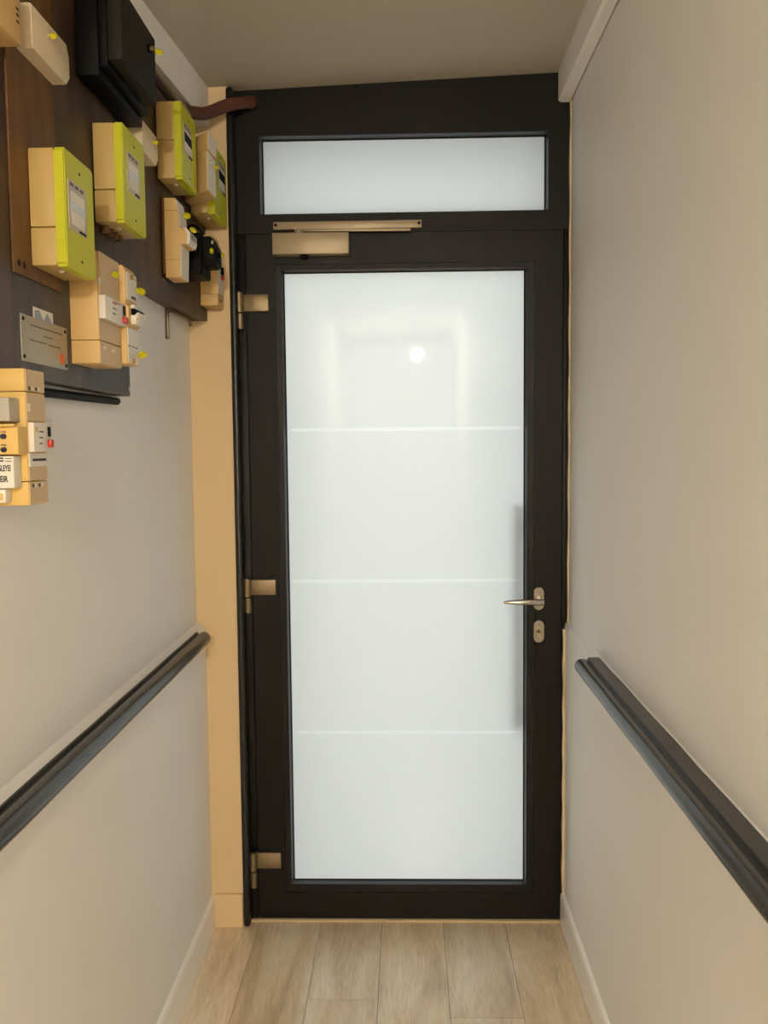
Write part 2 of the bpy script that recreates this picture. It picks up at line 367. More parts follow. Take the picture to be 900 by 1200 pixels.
# hinges: knuckles on the joint and a leaf plate
for (zt, zb, zk) in ((2.025, 1.969, 1.914), (1.133, 1.081, 1.025), (0.240, 0.184, 0.125)):
    h = empty('hinge', (-0.51, 0, zb)); h.parent = door
    dx = 0.0 if zt > 2 else 0.006
    x0 = -0.526+dx; xc = x0+0.0125
    bm = new(); box(bm, xc, x0+0.102, -0.014, -0.0003, zb, zt-0.004, 0.0015)
    mk('hinge_plate', bm, 'bronze', h, True)
    bm = new(); cyl(bm, (xc, -0.018, zb-0.004), (xc, -0.018, zt), 0.0125, n=20); mk('knuckle', bm, 'bronze', h, True)
    bm = new(); cyl(bm, (xc+0.001, -0.018, zk), (xc+0.001, -0.018, zb-0.008), 0.0115, n=20)
    box(bm, xc-0.006, xc+0.006, -0.012, 0.003, zk+0.002, zb-0.01); mk('knuckle', bm, 'bronze', h, True)
    bm = new(); cyl(bm, (xc, -0.018, zt), (xc, -0.018, zt+0.004), 0.008, n=16); mk('pin', bm, 'door_black', h, True)
# door closer
cl = empty('door_closer', (-0.287, 0, 2.133)); cl.parent = door
B('closer_body', -0.404, -0.171, -0.047, -0.0003, 2.135, 2.1985, 'closer_silver', cl, 0.002)
bm = new(); cyl(bm, (-0.309, -0.026, 2.126), (-0.309, -0.026, 2.135), 0.009, 0.013, n=18); mk('spindle_cap', bm, 'black_plastic', cl, True)
bm = new(); box(bm, -0.404, 0.0513, -0.020, 0.0035, 2.2145, 2.2375, 0.001); mk('slide_rail', bm, 'closer_silver', cl, True)
for x in (-0.3965, 0.0435):
    bm = new(); cyl(bm, (x, -0.0205, 2.228), (x, -0.019, 2.228), 0.0048, n=14); mk('screw', bm, 'black_plastic', cl, True)
bm = new(); cyl(bm, (-0.325, -0.024, 2.1985), (-0.325, -0.024, 2.210), 0.010, n=16); mk('spindle', bm, 'closer_silver', cl, True)
bm = new(); prism(bm, [(-0.338, 2.2135), (-0.338, 2.2055), (0.014, 2.2025), (0.020, 2.2065), (0.016, 2.2115)], 'y', -0.030, -0.0225, 0.001); mk('arm', bm, 'closer_silver', cl, True)
# lever handle and lock
def stadium(bm, cx, cz, w, h, y0, y1, n=12):
    pts = []; r = w/2; hz = h/2-r
    for i in range(n+1): t = math.pi*i/n; pts.append((cx+r*math.cos(t), cz+hz+r*math.sin(t)))
    for i in range(n+1): t = math.pi+math.pi*i/n; pts.append((cx+r*math.cos(t), cz-hz+r*math.sin(t)))
    return prism(bm, pts, 'y', y0, y1)
ha = empty('lever_handle', (0.4137, 0, 1.064)); ha.parent = door
mk('rose', stadium(new(), 0.4137, 1.0635, 0.032, 0.072, -0.008, -0.0003), 'nickel', ha, True)
bm = new(); cyl(bm, (0.4155, -0.0075, 1.060), (0.4155, -0.046, 1.060), 0.0095, n=18); mk('neck', bm, 'chrome', ha, True)
bm = new(); pts = []; rad = []
for i in range(15):
    t = i/14; pts.append((0.4225-0.1245*t, -0.050-0.002*math.sin(math.pi*t), 1.0595+0.0012*math.sin(3*t)))
    rad.append(0.0088*math.sqrt(max(0.0, 1-((t-0.36)/0.66)**2))+0.0012)
tube(bm, pts, rad, 16); mk('lever', bm, 'chrome', ha, True)
lk = empty('lock_escutcheon', (0.4137, 0, 0.958)); lk.parent = door
mk('escutcheon', stadium(new(), 0.4140, 0.9585, 0.032, 0.070, -0.008, -0.0003), 'nickel', lk, True)
bm = new(); cyl(bm, (0.4140, -0.0095, 0.964), (0.4140, -0.0078, 0.964), 0.0085, n=18); box(bm, 0.4095, 0.4185, -0.0095, -0.0078, 0.939, 0.962)
mk('cylinder', bm, 'closer_silver', lk, True)
bm = new(); box(bm, 0.4132, 0.4148, -0.0099, -0.0094, 0.960, 0.968); mk('keyhole', bm, 'black_plastic', lk)
# pull bar outside the glass
pb = empty('pull_bar', (0.352, 0.12, 0.65)); pb.parent = door
bm = new(); cyl(bm, (0.3515, 0.054, 0.640), (0.3515, 0.054, 1.362), 0.0115, n=18); mk('bar', bm, 'door_black', pb, True)
for z in (0.700, 1.290):
    bm = new(); cyl(bm, (0.3515, 0.054, z), (0.399, 0.054, z), 0.008, n=12); mk('standoff', bm, 'door_black', pb, True)

# ------------------------------------------------------------------ handrails
def rail_profile(s, xw, flat, r, zt, off):
    """s=+1: rail sticks out towards +x from xw.  returns (x,z) polygon"""
    P = [(xw, zt-0.046), (xw, zt), (xw+s*(flat-0.004), zt), (xw+s*flat, zt-0.001), (xw+s*(flat+0.0015), zt-0.008), (xw+s*(flat+0.004), zt-0.008)]
    cx, cz = flat+0.004+r*0.82, zt-off
    for i in range(13):
        t = math.radians(125-235*i/12); P.append((xw+s*(cx+r*math.cos(t)), cz+r*math.sin(t)))
    P.append((xw+s*(flat*0.5), zt-0.046)); return P
def rail(name, s, xw, flat, r, zt, off, y0, y1, label):
    bm = new(); prof = rail_profile(s, xw, flat, r, zt, off); n = 40; rings = []
    for i in range(n+1):
        y = y0+(y1-0.03-y0)*i/30 if i <= 30 else y1-0.03+0.03*math.sin((i-30)/10*math.pi/2); k = 1.0
        e = (y1-y)
        if e < 0.03: k = 0.62+0.38*math.sqrt(max(0, 1-((0.03-e)/0.03)**2))
        cx = xw; cz = zt-0.023
        wob = 0.0006*math.sin(i*2.3)
        rings.append([bm.verts.new((cx+(p[0]-cx)*k, y, cz+(p[1]-cz)*k+wob)) for p in prof])
    # finer end
    m_ = len(prof)
    for a, b in zip(rings, rings[1:]):
        for k in range(m_): bm.faces.new((a[k], a[(k+1) % m_], b[(k+1) % m_], b[k]))
    bm.faces.new(rings[0]); bm.faces.new(rings[-1][::-1])
    o = mk(name, bm, 'rail_black', None, True); return tag(o, label, 'handrail', 'black painted wooden handrails')
rail('handrail', 1, XL_LO, 0.002, 0.0205, 0.993, 0.0205, -4.5, -0.135, 'glossy black wooden handrail on the left wall')
rail('handrail', -1, XR_UP-0.0018, 0.032, 0.0170, 0.987, 0.0215, -4.5, -0.455, 'glossy black wooden handrail with flat back on the right wall')

# ------------------------------------------------------------------ boards on the left wall
def bx(y): return -0.632+(y+1.37)*(0.0215/1.335)      # front of the upper board
bm = new(); prism(bm, [(XL_UP, -1.372), (bx(-1.372), -1.372), (bx(-0.036), -0.036), (XL_UP, -0.036)], 'z', 1.938, 2.45)
tag(mk('mounting_board', bm, 'dark_wood'), 'large dark brown board carrying the far meters and breakers', 'board')
bm = new(); box(bm, XL_UP, -0.632, -1.372, -0.763, 1.668, 1.937, 0.003)
t = thing('slate_board', 'dark grey wooden board behind the metal nameplate', 'board', (-0.65, -1.07, 1.668))
mk('panel', bm, 'slate_wood', t)
bm = new(); cyl(bm, (-0.633, -0.778, 1.684), (-0.6295, -0.778, 1.684), 0.007, n=16); cyl(bm, (-0.6297, -0.778, 1.684), (-0.628, -0.778, 1.684), 0.0035, n=12); mk('screw', bm, 'chrome', t, True)
tag(B('plank', XL_UP, -0.630, -1.80, -1.3735, 1.672, 2.45, 'red_wood', None, 0.002), 'reddish dark plank at the left edge behind the lowest breaker', 'plank')
t = thing('backing_plank', 'mid brown wooden plank behind the nearest lime green meter', 'plank', (-0.628, -1.27, 1.834))
bm = new(); prism(bm, [(bx(-1.371)+0.0002, -1.371), (-0.6272, -1.371), (-0.6272, -1.176), (bx(-1.176)+0.0002, -1.176)], 'z', 1.834, 2.45, 0.001); mk('panel', bm, 'brown_wood', t)
for y in (-1.352, -1.332):
    bm = new(); cyl(bm, (-0.6276, y, 1.852), (-0.6266, y, 1.852), 0.006, n=14); mk('screw_hole', bm, 'black_plastic', t, True)
t = thing('black_rod', 'thin black rod running under the slate board', 'rod', (-0.658, -1.0, 1.65))
bm = new(); tube(bm, [(-0.657, -1.37, 1.650), (-0.657, -0.785, 1.656), (-0.657, -0.778, 1.656)], [0.0085, 0.0085, 0.006], 14); mk('bar', bm, 'black_plastic', t, True)
t = thing('wall_bracket', 'small metal bracket hanging below the dark mounting board', 'bracket', (-0.66, -0.31, 1.86))
bm = new(); box(bm, -0.6678, -0.658, -0.314, -0.304, 1.852, 1.936, 0.002); mk('strip', bm, 'bracket_metal', t, True)
bm = new(); tube(bm, spline([(-0.655, -0.305, 1.930), (-0.650, -0.22, 1.930), (-0.648, -0.13, 1.929), (-0.648, -0.10, 1.918)], 6), 0.005, 8); mk('hook', bm, 'bracket_metal', t, True)

# ------------------------------------------------------------------ electrical things
def seal(parent, p, s=0.011, d=(1, -0.2, 0)):
    """plastic lead seal with a wire loop"""
    p = Vector(p); d = Vector(d).normalized()
    bm = new(); u = d.orthogonal().normalized(); w = d.cross(u)
    L_ = [(-0.9, 0.35), (-0.3, 0.8), (0.6, 0.75), (1.0, 0.3)]
    rings = [[bm.verts.new(p+d*s*a*0.8+(u*sx*0.7+w*sz)*s*0.55*b) for sx, sz in ((1, 1), (-1, 1), (-1, -1), (1, -1))] for a, b in L_]
    for a, b in zip(rings, rings[1:]):
        for k in range(4): bm.faces.new((a[k], a[(k+1) % 4], b[(k+1) % 4], b[k]))
    bm.faces.new(rings[0]); bm.faces.new(rings[-1][::-1])
    return mk('seal', bm, 'yellow_seal', parent)
def meter_box(name, label, xb, xf, y0, y1, z0, z1, win, seam=0.33, group='lime green meter boxes', disp='display'):
    """xb board side, xf front; win = (y0,y1,z0,z1) of the window on the front"""
    t = thing(name, label, 'meter box', (xb, (y0+y1)/2, z0), group)
    d = xf-xb; xm = xb+d*0.72
    zs = z0+(z1-z0)*seam
    B('body', xb+0.0002, xm, y0+0.0012, y1-0.0012, zs+0.0005, z1-0.001, 'meter_cream', t, 0.003)
    B('terminal_cover', xb+0.0002, xm, y0+0.0012, y1-0.0012, z0+0.001, zs-0.0005, 'meter_cream', t, 0.003)
    bm = new(); e = 0.0
    prism(bm, [(y0, z0), (y1, z0), (y1, z1), (y0, z1)], 'x', xm, xf-0.0012)
    bmesh.ops.bevel(bm, geom=[e for e in bm.edges if abs(e.verts[0].co.x-e.verts[1].co.x) > 1e-4], offset=0.006, segments=3, affect='EDGES')
    prism(bm, [(y0+0.004, z0+0.004), (y1-0.004, z0+0.004), (y1-0.004, z1-0.004), (y0+0.004, z1-0.004)], 'x', xf-0.0013, xf)
    cv = mk('cover', bm, 'lime_plastic', t, True)
    wy0, wy1, wz0, wz1 = win; h = wz1-wz0; w = wy1-wy0
    f = mk('window_frame', box(new(), xf-0.001, xf+0.0012, wy0, wy1, wz0, wz1, 0.0008), 'window_label', t)
    mk('label_card', box(new(), xf+0.001, xf+0.0016, wy0+w*0.12, wy1-w*0.12, wz0+h*0.12, wz1-h*0.22), 'paper', f)
    mk('display', box(new(), xf+0.0014, xf+0.0022, wy0+w*0.10, wy1-w*0.10, wz0+h*0.40, wz0+h*(0.56 if disp == 'display' else 0.70)), disp, f)
    for k in range(3):
        mk('print_line', box(new(), xf+0.0012, xf+0.0015, wy0+w*(0.08+0.28*k), wy0+w*(0.28+0.28*k), wz1-h*0.12, wz1-h*0.05), 'engrave', f)
    mk('latch', box(new(), xf+0.001, xf+0.003, wy0+w*0.55, wy1-w*0.1, wz0+h*0.02, wz0+h*0.06), 'black_plastic', f)
    yc = (y0+y1)/2
    for z in (z1-(z1-wz1)*0.55, z0+(wz0-z0)*0.3):
        bm = new(); cyl(bm, (xf, yc, z), (xf+0.001, yc, z), 0.0028, n=10); mk('screw', bm, 'print_dark', t, True)
    bm = new(); cyl(bm, (xm-0.012, y0+(y1-y0)*0.35, z0+0.001), (xm-0.012, y0+(y1-y0)*0.35, z0-0.002), 0.006, 0.003, n=12); mk('pilot_lamp', bm, 'white_plastic', t, True)
    return t
A = meter_box('meter_box', 'lime green fronted meter box nearest the camera, above the metal nameplate', -0.6270, -0.566, -1.305, -1.163, 1.8555, 2.051, (-1.290, -1.207, 1.921, 2.004))
Bm = meter_box('meter_box', 'second lime green meter box, below the black fuse box', bx(-0.836), -0.563, -0.9937, -0.838, 2.003, 2.2, (-0.966, -0.883, 2.074, 2.153))
Cm = meter_box('meter_box', 'lime green meter box just below the brown cable', bx(-0.385), -0.553, -0.545, -0.384, 2.219, 2.408, (-0.525, -0.435, 2.290, 2.365), seam=0.5, disp='black_plastic')
Em = meter_box('meter_box', 'farthest lime green meter box, beside the black door strip', bx(-0.038), -0.542, -0.22, -0.0385, 2.216, 2.415, (-0.16, -0.06, 2.30, 2.385), seam=0.3, disp='black_plastic')
# terminal pegs visible below the second box
for k in range(4):
    bm = new(); y = -0.96+0.028*k; cyl(bm, (bx(y)+0.012, y, 1.990), (bx(y)+0.012, y, 2.0035), 0.008, n=12); mk('terminal', bm, 'brown_wood', Bm, True)

# white cap box between second and third meter
def cap_box(name, label, xb, xf, y0, y1, z0, z1, seal_p, c=0.016):
    t = thing(name, label, 'junction box', (xb, (y0+y1)/2, z0), 'small white junction boxes')
    def poly(i): return [(y0+i, z0+i), (y1-c-i*0.4, z0+i), (y1-i, z0+c+i*0.4), (y1-i, z1-c*1.2-i*0.4), (y1-c*0.8-i*0.4, z1-i), (y0+i, z1-i)]
    bm = new(); rings = []
    for x, i in ((xb, 0), (xf-0.004, 0), (xf-0.0012, 0.0012), (xf, 0.004)):
        rings.append([bm.verts.new((x, p[0], p[1])) for p in poly(i)])
    for a_, b_ in zip(rings, rings[1:]):
        for k in range(6): bm.faces.new((a_[k], a_[(k+1) % 6], b_[(k+1) % 6], b_[k]))
    bm.faces.new(rings[0][::-1]); bm.faces.new(rings[-1])
    mk('case', bm, 'cap_plastic', t, True)
    bm = new(); cyl(bm, (xf-0.001, seal_p[0], seal_p[1]), (xf+0.003, seal_p[0], seal_p[1]), 0.004, n=12); mk('screw', bm, 'window_label', t, True)
    seal(t, (xf+0.007, seal_p[0], seal_p[1]), 0.0095)
    return t
cap_box('junction_box', 'small white box with yellow seal between the second and third meter', bx(-0.64), -0.587, -0.761, -0.637, 2.216, 2.2865, (-0.69, 2.258))
cap_box('junction_box', 'white box with yellow seal near the top left corner', -0.6270, -0.6005, -1.328, -1.165, 2.198, 2.270, (-1.262, 2.246))

# beige block in the very corner
t = thing('fuse_holder', 'beige fuse holder cut off by the top left corner', 'fuse holder', (-0.63, -1.46, 2.17))
B('case', -0.6298, -0.591, -1.53, -1.395, 2.171, 2.262, 'cream_plastic', t, 0.002)
for k, z in enumerate((2.222, 2.213, 2.203)): B('slot', -0.5912, -0.5905, -1.412, -1.403, z-0.0015, z+0.0015, 'black_plastic', t)
B('lid', -0.626, -0.595, -1.50, -1.392, 2.262, 2.268, 'grey_plastic', t, 0.001)

# black fuse box
t = thing('fuse_box', 'large stepped black fuse box high up under the ceiling', 'fuse box', (-0.61, -0.93, 2.258))
xb = bx(-0.786)+0.0003
B('base', xb, -0.580, -1.070, -0.786, 2.259, 2.432, 'black_plastic', t, 0.002)
B('body', -0.580, -0.5629, -1.068, -0.800, 2.276, 2.430, 'black_plastic', t, 0.002)
c_ = B('cover', -0.5629, -0.535, -1.0665, -0.832, 2.288, 2.4265, 'black_cover', t, 0.002)
bm = new(); cyl(bm, (-0.535, -0.888, 2.384), (-0.530, -0.888, 2.384), 0.008, n=14); mk('screw', bm, 'black_plastic', t, True)
bm = new(); cyl(bm, (-0.530, -0.888, 2.384), (-0.521, -0.887, 2.383), 0.006, n=10); mk('plug', bm, 'bracket_metal', t, True)
seal(t, (-0.514, -0.884, 2.379), 0.011, (1, 0.3, -0.35))
B('lug', -0.61, -0.596, -0.786, -0.768, 2.435-0.03, 2.428, 'black_plastic', t, 0.001)

# box with skewed side (behind the third meter)
t = thing('connection_box', 'cream and grey box squeezed between the two farthest meters', 'connection box', (-0.57, -0.3, 2.235))
ft = [(-0.5236, -0.376), (-0.5204, -0.286), (-0.6100, -0.223), (-0.6135, -0.277)]
bm = new(); prism(bm, [(ft[0][0]-0.004, ft[0][1]), (ft[1][0]-0.004, ft[1][1]), ft[2], ft[3]], 'z', 2.236, 2.342, 0.0015); mk('case', bm, 'cream_plastic', t, True)
bm = new(); prism(bm, ft, 'z', 2.343, 2.391, 0.0015); mk('upper_case', bm, 'cream_plastic', t, True)
bm = new(); prism(bm, [(-0.5275, -0.3735), (-0.5243, -0.288), (-0.5230, -0.288), (-0.5262, -0.3735)], 'z', 2.240, 2.340); mk('front_panel', bm, 'white_plastic', t)
bm = new(); prism(bm, [(-0.5236, -0.374), (-0.5205, -0.288), (-0.5192, -0.288), (-0.5223, -0.374)], 'z', 2.346, 2.389); mk('front_panel', bm, 'white_plastic', t)
bm = new(); cyl(bm, (-0.526, -0.345, 2.318), (-0.517, -0.345, 2.318), 0.006, n=12); mk('screw', bm, 'window_label', t, True)
seal(t, (-0.513, -0.325, 2.311), 0.009)

# breakers -----------------------------------------------------------
def poly_breaker(t, prof, y0, y1, mt='cream_plastic', bev=0.0012, name='case'):
    return mk(name, prism(new(), prof, 'y', y0, y1, bev), mt, t, True)
G_BR = 'cream circuit breakers'
# I: wide breaker under the nearest meter
xb = -0.6318
t = thing('circuit_breaker', 'wide cream breaker with red button under the nearest lime meter', 'circuit breaker', (xb, -1.06, 1.71), G_BR)
y0, y1, xf = -1.123, -0.997, -0.5785
poly_breaker(t, [(xb, 1.7545), (xf, 1.7545), (xf, 1.792), (xf, 1.8385), (xf, 1.876), (xf-0.004, 1.9225), (xb, 1.9225)], y0, y1)
poly_breaker(t, [(xb, 1.7105), (xf, 1.7105), (xf, 1.7535), (xb, 1.7535)], y0, y1, name='terminal_cover')
B('front_panel', xf, xf+0.0016, y0+0.012, y1, 1.8405, 1.921, 'tan_plastic', t)
B('front_panel', xf, xf+0.0016, y0+0.001, y1, 1.7555, 1.792, 'tan_plastic', t)
B('front_panel', xf, xf+0.0016, y0+0.001, y1, 1.712, 1.7525, 'tan_plastic', t)
sw = B('switch_block', xf, xf+0.013, y0+0.004, y1+0.004, 1.794, 1.8385, 'white_plastic', t, 0.0012)
B('print_plate', xf+0.0128, xf+0.0136, y0+0.035, y1-0.030, 1.799, 1.836, 'paper', sw)
B('red_button', xf+0.012, xf+0.020, y1-0.020, y1-0.001, 1.799, 1.812, 'red_button', sw, 0.002)
B('test_window', xf+0.0125, xf+0.0142, y1-0.016, y1-0.004, 1.816, 1.834, 'black_plastic', sw)
for k in range(3): B('print_line', xf+0.0135, xf+0.0138, y0+0.045, y0+0.072-0.004*k, 1.829-0.010*k, 1.831-0.010*k, 'print_dark', sw)
B('red_print', xf+0.0135, xf+0.0138, y0+0.050, y1-0.034, 1.832, 1.8345, 'red_button', sw)
for y in (-1.102, -1.092, -1.050, -1.040):
    bm = new(); cyl(bm, (xf+0.001, y, 1.742), (xf+0.0022, y, 1.742), 0.0035, n=10); mk('screw', bm, 'white_plastic', t, True)
B('tab', xf+0.0015, xf+0.003, y0+0.004, y0+0.010, 1.858, 1.871, 'white_plastic', t)
seal(t, (xf+0.010, -1.045, 1.889), 0.011, (0.8, 0.8, -0.1))
# J: narrow breaker next to it
t = thing('circuit_breaker', 'narrow cream breaker with black toggles beside the wide one', 'circuit breaker', (xb, -0.96, 1.72), G_BR)
y0, y1, xf = -0.992, -0.918, -0.566
poly_breaker(t, [(xb, 1.7215), (xf, 1.7215), (xf, 1.797), (xf+0.002, 1.799), (xf+0.006, 1.801), (xf+0.006, 1.835), (xf-0.002, 1.842), (xf, 1.851), (xf, 1.908), (xf-0.006, 1.919), (xb, 1.919)], y0, y1)
B('front_panel', xf, xf+0.0015, y0+0.006, y1-0.001, 1.853, 1.907, 'white_plastic', t)
B('front_panel', xf, xf+0.0015, y0+0.004, y1-0.001, 1.760, 1.795, 'white_plastic', t)
B('front_panel', xf, xf+0.0015, y0+0.004, y1-0.001, 1.724, 1.7585, 'white_plastic', t)
tg = B('toggle_block', xf+0.006, xf+0.017, y0+0.010, y1-0.001, 1.802, 1.820, 'white_plastic', t, 0.001)
B('toggle_block', xf+0.006, xf+0.014, y0+0.010, y1-0.001, 1.834, 1.841, 'white_plastic', t, 0.001)
bm = new(); cyl(bm, (xf+0.010, y0+0.015, 1.828), (xf+0.010, y1-0.002, 1.828), 0.0065, n=14); mk('toggle', bm, 'black_plastic', t, True)
for y in (-0.968, -0.948, -0.930):
    bm = new(); cyl(bm, (xf+0.012, y, 1.823), (xf+0.020, y, 1.821), 0.0055, n=12); mk('toggle_tip', bm, 'white_plastic', t, True)
B('barcode', xf+0.0014, xf+0.0017, y0+0.034, y1-0.010, 1.857, 1.863, 'print_dark', t)
for y in (-0.985, -0.962, -0.940): B('slot', xf+0.0014, xf+0.0018, y, y+0.012, 1.7572, 1.7592, 'black_plastic', t)
for z in (1.899, 1.729):
    bm = new(); cyl(bm, (xf, -0.962, z), (xf+0.008, -0.962, z), 0.0045, n=12); mk('screw', bm, 'wire', t, True)
bm = new(); tube(bm, spline([(xf+0.006, -0.960, 1.900), (xf+0.014, -0.948, 1.888), (xf+0.012, -0.940, 1.880)], 5), 0.0008, 6); mk('seal_wire', bm, 'wire', t, True)
seal(t, (xf+0.013, -0.932, 1.876), 0.013, (1, 0.3, -0.5))
seal(t, (xf+0.013, -0.934, 1.744), 0.013, (1, 0.3, 0.5))
# F: tall breaker on wooden plate
xbF = bx(-0.424)+0.0004; y0, y1 = -0.508, -0.428
t = thing('circuit_breaker', 'tall cream breaker with white front left of the black switch', 'circuit breaker', (xbF, -0.47, 1.984), G_BR)
B('wooden_plate', xbF, xbF+0.006, y0-0.006, y1+0.004, 1.992, 2.186, 'brown_wood', t, 0.001)
xa = xbF+0.006
poly_breaker(t, [(xa, 1.984), (-0.573, 1.984), (-0.570, 2.066), (-0.556, 2.066), (-0.5555, 2.094), (-0.562, 2.108), (-0.573, 2.108), (-0.5755, 2.146), (-0.583, 2.182), (xa, 2.182)], y0, y1)
bm = new(); prism(bm, [(-0.5728, 1.986), (-0.5698, 2.064), (-0.5683, 2.064), (-0.5713, 1.986)], 'y', y0+0.002, y1-0.001); mk('front_panel', bm, 'white_plastic', t)
bm = new(); prism(bm, [(-0.5726, 2.111), (-0.5751, 2.145), (-0.5735, 2.145), (-0.571, 2.111)], 'y', y0+0.002, y1-0.001); mk('front_panel', bm, 'white_plastic', t)
bm = new(); prism(bm, [(-0.5751, 2.147), (-0.5825, 2.180), (-0.5808, 2.180), (-0.5735, 2.147)], 'y', y0+0.002, y1-0.001); mk('front_panel', bm, 'white_plastic', t)
bm = new(); prism(bm, [(-0.5562, 2.067), (-0.5555, 2.094), (-0.5615, 2.107), (-0.556, 2.107), (-0.5470, 2.096), (-0.5465, 2.078), (-0.5500, 2.067)], 'y', y0+0.004, y1-0.003); sw = mk('switch_block', bm, 'white_plastic', t, True)
for k in range(4): B('print_line', -0.5467, -0.5462, y0+0.008+0.016*k, y0+0.014+0.016*k, 2.080, 2.094, 'print_dark', sw)
for z in (2.028, 2.150): B('seam', xa, -0.5718 if z < 2.1 else -0.576, y0-0.0003, y0+0.0005, z-0.0004, z+0.0004, 'cable_brown', t)
seal(t, (-0.567, -0.455, 2.150), 0.014, (1, 0.1, -0.1)); seal(t, (-0.549, -0.462, 2.112), 0.013, (0.7, 0.7, -0.3))
# G: black rotary switch
t = thing('rotary_switch', 'black rotary switch between two cream breakers', 'switch', (-0.58, -0.30, 2.02))
xbG = bx(-0.235)
B('base', xbG, -0.552, -0.352, -0.240, 2.020, 2.132, 'black_plastic', t, 0.006, 3)
bm = new(); prism(bm, [(-0.588, 2.046), (-0.524, 2.046), (-0.516, 2.054), (-0.5165, 2.095), (-0.530, 2.126), (-0.588, 2.126)], 'y', -0.335, -0.262, 0.004); mk('body', bm, 'black_plastic', t, True)
bm = new(); cyl(bm, (-0.5175, -0.31, 2.078), (-0.509, -0.31, 2.078), 0.006, n=12); mk('knob', bm, 'black_plastic', t, True)
bm = new(); tube(bm, spline([(-0.600, -0.34, 2.128), (-0.588, -0.34, 2.150), (-0.568, -0.34, 2.150), (-0.548, -0.34, 2.128)], 6), 0.004, 10); mk('bail', bm, 'black_plastic', t, True)
B('maker_plate', -0.529, -0.523, -0.3362, -0.3348, 2.104, 2.112, 'closer_silver', t)
seal(t, (-0.528, -0.340, 2.084), 0.010, (0, -0.3, 1))
# H: breaker nearest the door
xbH = bx(-0.04); y0, y1, xf = -0.122, -0.0385, -0.5585
t = thing('circuit_breaker', 'cream breaker with small red button nearest the door', 'circuit breaker', (xbH, -0.08, 1.973), G_BR)
poly_breaker(t, [(xbH, 2.006), (xf, 2.006), (xf, 2.135), (xf-0.004, 2.15), (xf-0.014, 2.18), (xbH, 2.18)], y0, y1)
poly_breaker(t, [(xbH, 1.973), (xf, 1.973), (xf, 2.005), (xbH, 2.005)], y0, y1, name='terminal_cover')
B('front_panel', xf, xf+0.0014, y0+0.003, y1-0.001, 2.008, 2.134, 'white_plastic', t)
B('toggle', xf, xf+0.008, y1-0.040, y1-0.020, 2.070, 2.092, 'black_plastic', t, 0.001)
B('red_button', xf, xf+0.010, y1-0.038, y1-0.022, 2.056, 2.066, 'red_button', t, 0.002)
for y in (-0.10, -0.075):
    bm = new(); cyl(bm, (xf, y, 1.990), (xf+0.0015, y, 1.990), 0.003, n=10); mk('screw', bm, 'print_dark', t, True)
seal(t, (xf+0.006, -0.085, 2.128), 0.012, (0.8, 0.6, -0.6))
# K: lowest breaker
t = thing('circuit_breaker', 'lowest cream breaker at the left edge with red button', 'circuit breaker', (XL_UP, -1.45, 1.464), G_BR)
y0, y1, xf = -1.4797, -1.409, -0.5715
poly_breaker(t, [(XL_UP, 1.4645), (xf, 1.4645), (xf, 1.500), (xf, 1.500), (XL_UP, 1.500)][:3]+[(XL_UP, 1.500)], y0, y1, 'aged_plastic', name='terminal_cover')
poly_breaker(t, [(XL_UP, 1.501), (xf, 1.501), (xf, 1.6355), (XL_UP, 1.6355)], y0, y1, 'aged_plastic')
poly_breaker(t, [(XL_UP, 1.6365), (xf, 1.6365), (xf, 1.6705), (XL_UP, 1.6705)], y0, y1, 'aged_plastic', name='terminal_cover')
for z0, z1 in ((1.4655, 1.499), (1.502, 1.522), (1.592, 1.6345), (1.6375, 1.6695)): B('front_panel', xf, xf+0.0014, y0+0.002, y1-0.001, z0, z1, 'tan_plastic', t)
sw = B('switch_block', xf, xf+0.009, y0+0.006, y1+0.002, 1.545, 1.590, 'white_plastic', t, 0.001)
B('red_button', xf+0.008, xf+0.015, y1-0.014, y1-0.001, 1.552, 1.564, 'red_button', sw, 0.002)
B('test_window', xf+0.0085, xf+0.0105, y1-0.013, y1-0.003, 1.569, 1.584, 'black_plastic', sw)
for k in range(3): B('print_line', xf+0.0088, xf+0.0093, y0+0.026, y0+0.036+0.003*k, 1.557+0.009*k, 1.559+0.009*k, 'print_dark', sw)
B('tab', xf+0.0088, xf+0.0095, y0+0.010, y0+0.020, 1.575, 1.583, 'aged_plastic', sw)
lb = B('paper_label', xf, xf+0.002, y0+0.004, y1, 1.523, 1.543, 'paper', t)
B('barcode', xf+0.0018, xf+0.0022, y0+0.014, y1-0.006, 1.531, 1.535, 'print_dark', lb)
for z in (1.6415, 1.494):
    for y in (-1.466, -1.456, -1.442, -1.432):
        bm = new(); cyl(bm, (xf+0.001, y, z), (xf+0.0022, y, z), 0.003, n=10); mk('screw', bm, 'print_dark' if y in (-1.466, -1.442) else 'white_plastic', t, True)
B('tab', xf+0.0012, xf+0.0024, y0+0.006, y0+0.012, 1.606, 1.618, 'white_plastic', t)
# L: timer unit in front of it, facing the corridor
t = thing('timer_unit', 'timer unit with two blue buttons and handwritten label at the left edge', 'timer', (-0.63, -1.50, 1.475))
B('relay', -0.6678, -0.580, -1.516, -1.4805, 1.5905, 1.6255, 'grey_plastic', t, 0.0015)
md = B('module', -0.6678, -0.5705, -1.512, -1.4805, 1.542, 1.583, 'aged_plastic', t, 0.0012)
B('hood', -0.6678, -0.572, -1.521, -1.512, 1.5825, 1.5865, 'aged_plastic', t, 0.0008)
for z in (1.5685, 1.549):
    bm = new(); cyl(bm, (-0.5915, -1.512, z), (-0.5915, -1.517, z), 0.0042, 0.0036, n=16); mk('blue_button', bm, 'blue_button', t, True)
    B('print_line', -0.596, -0.588, -1.5125, -1.5118, z+0.006, z+0.0075, 'print_dark', t)
card = B('label_card', -0.655, -0.5805, -1.508, -1.4805, 1.492, 1.5395, 'paper', t, 0.0008)
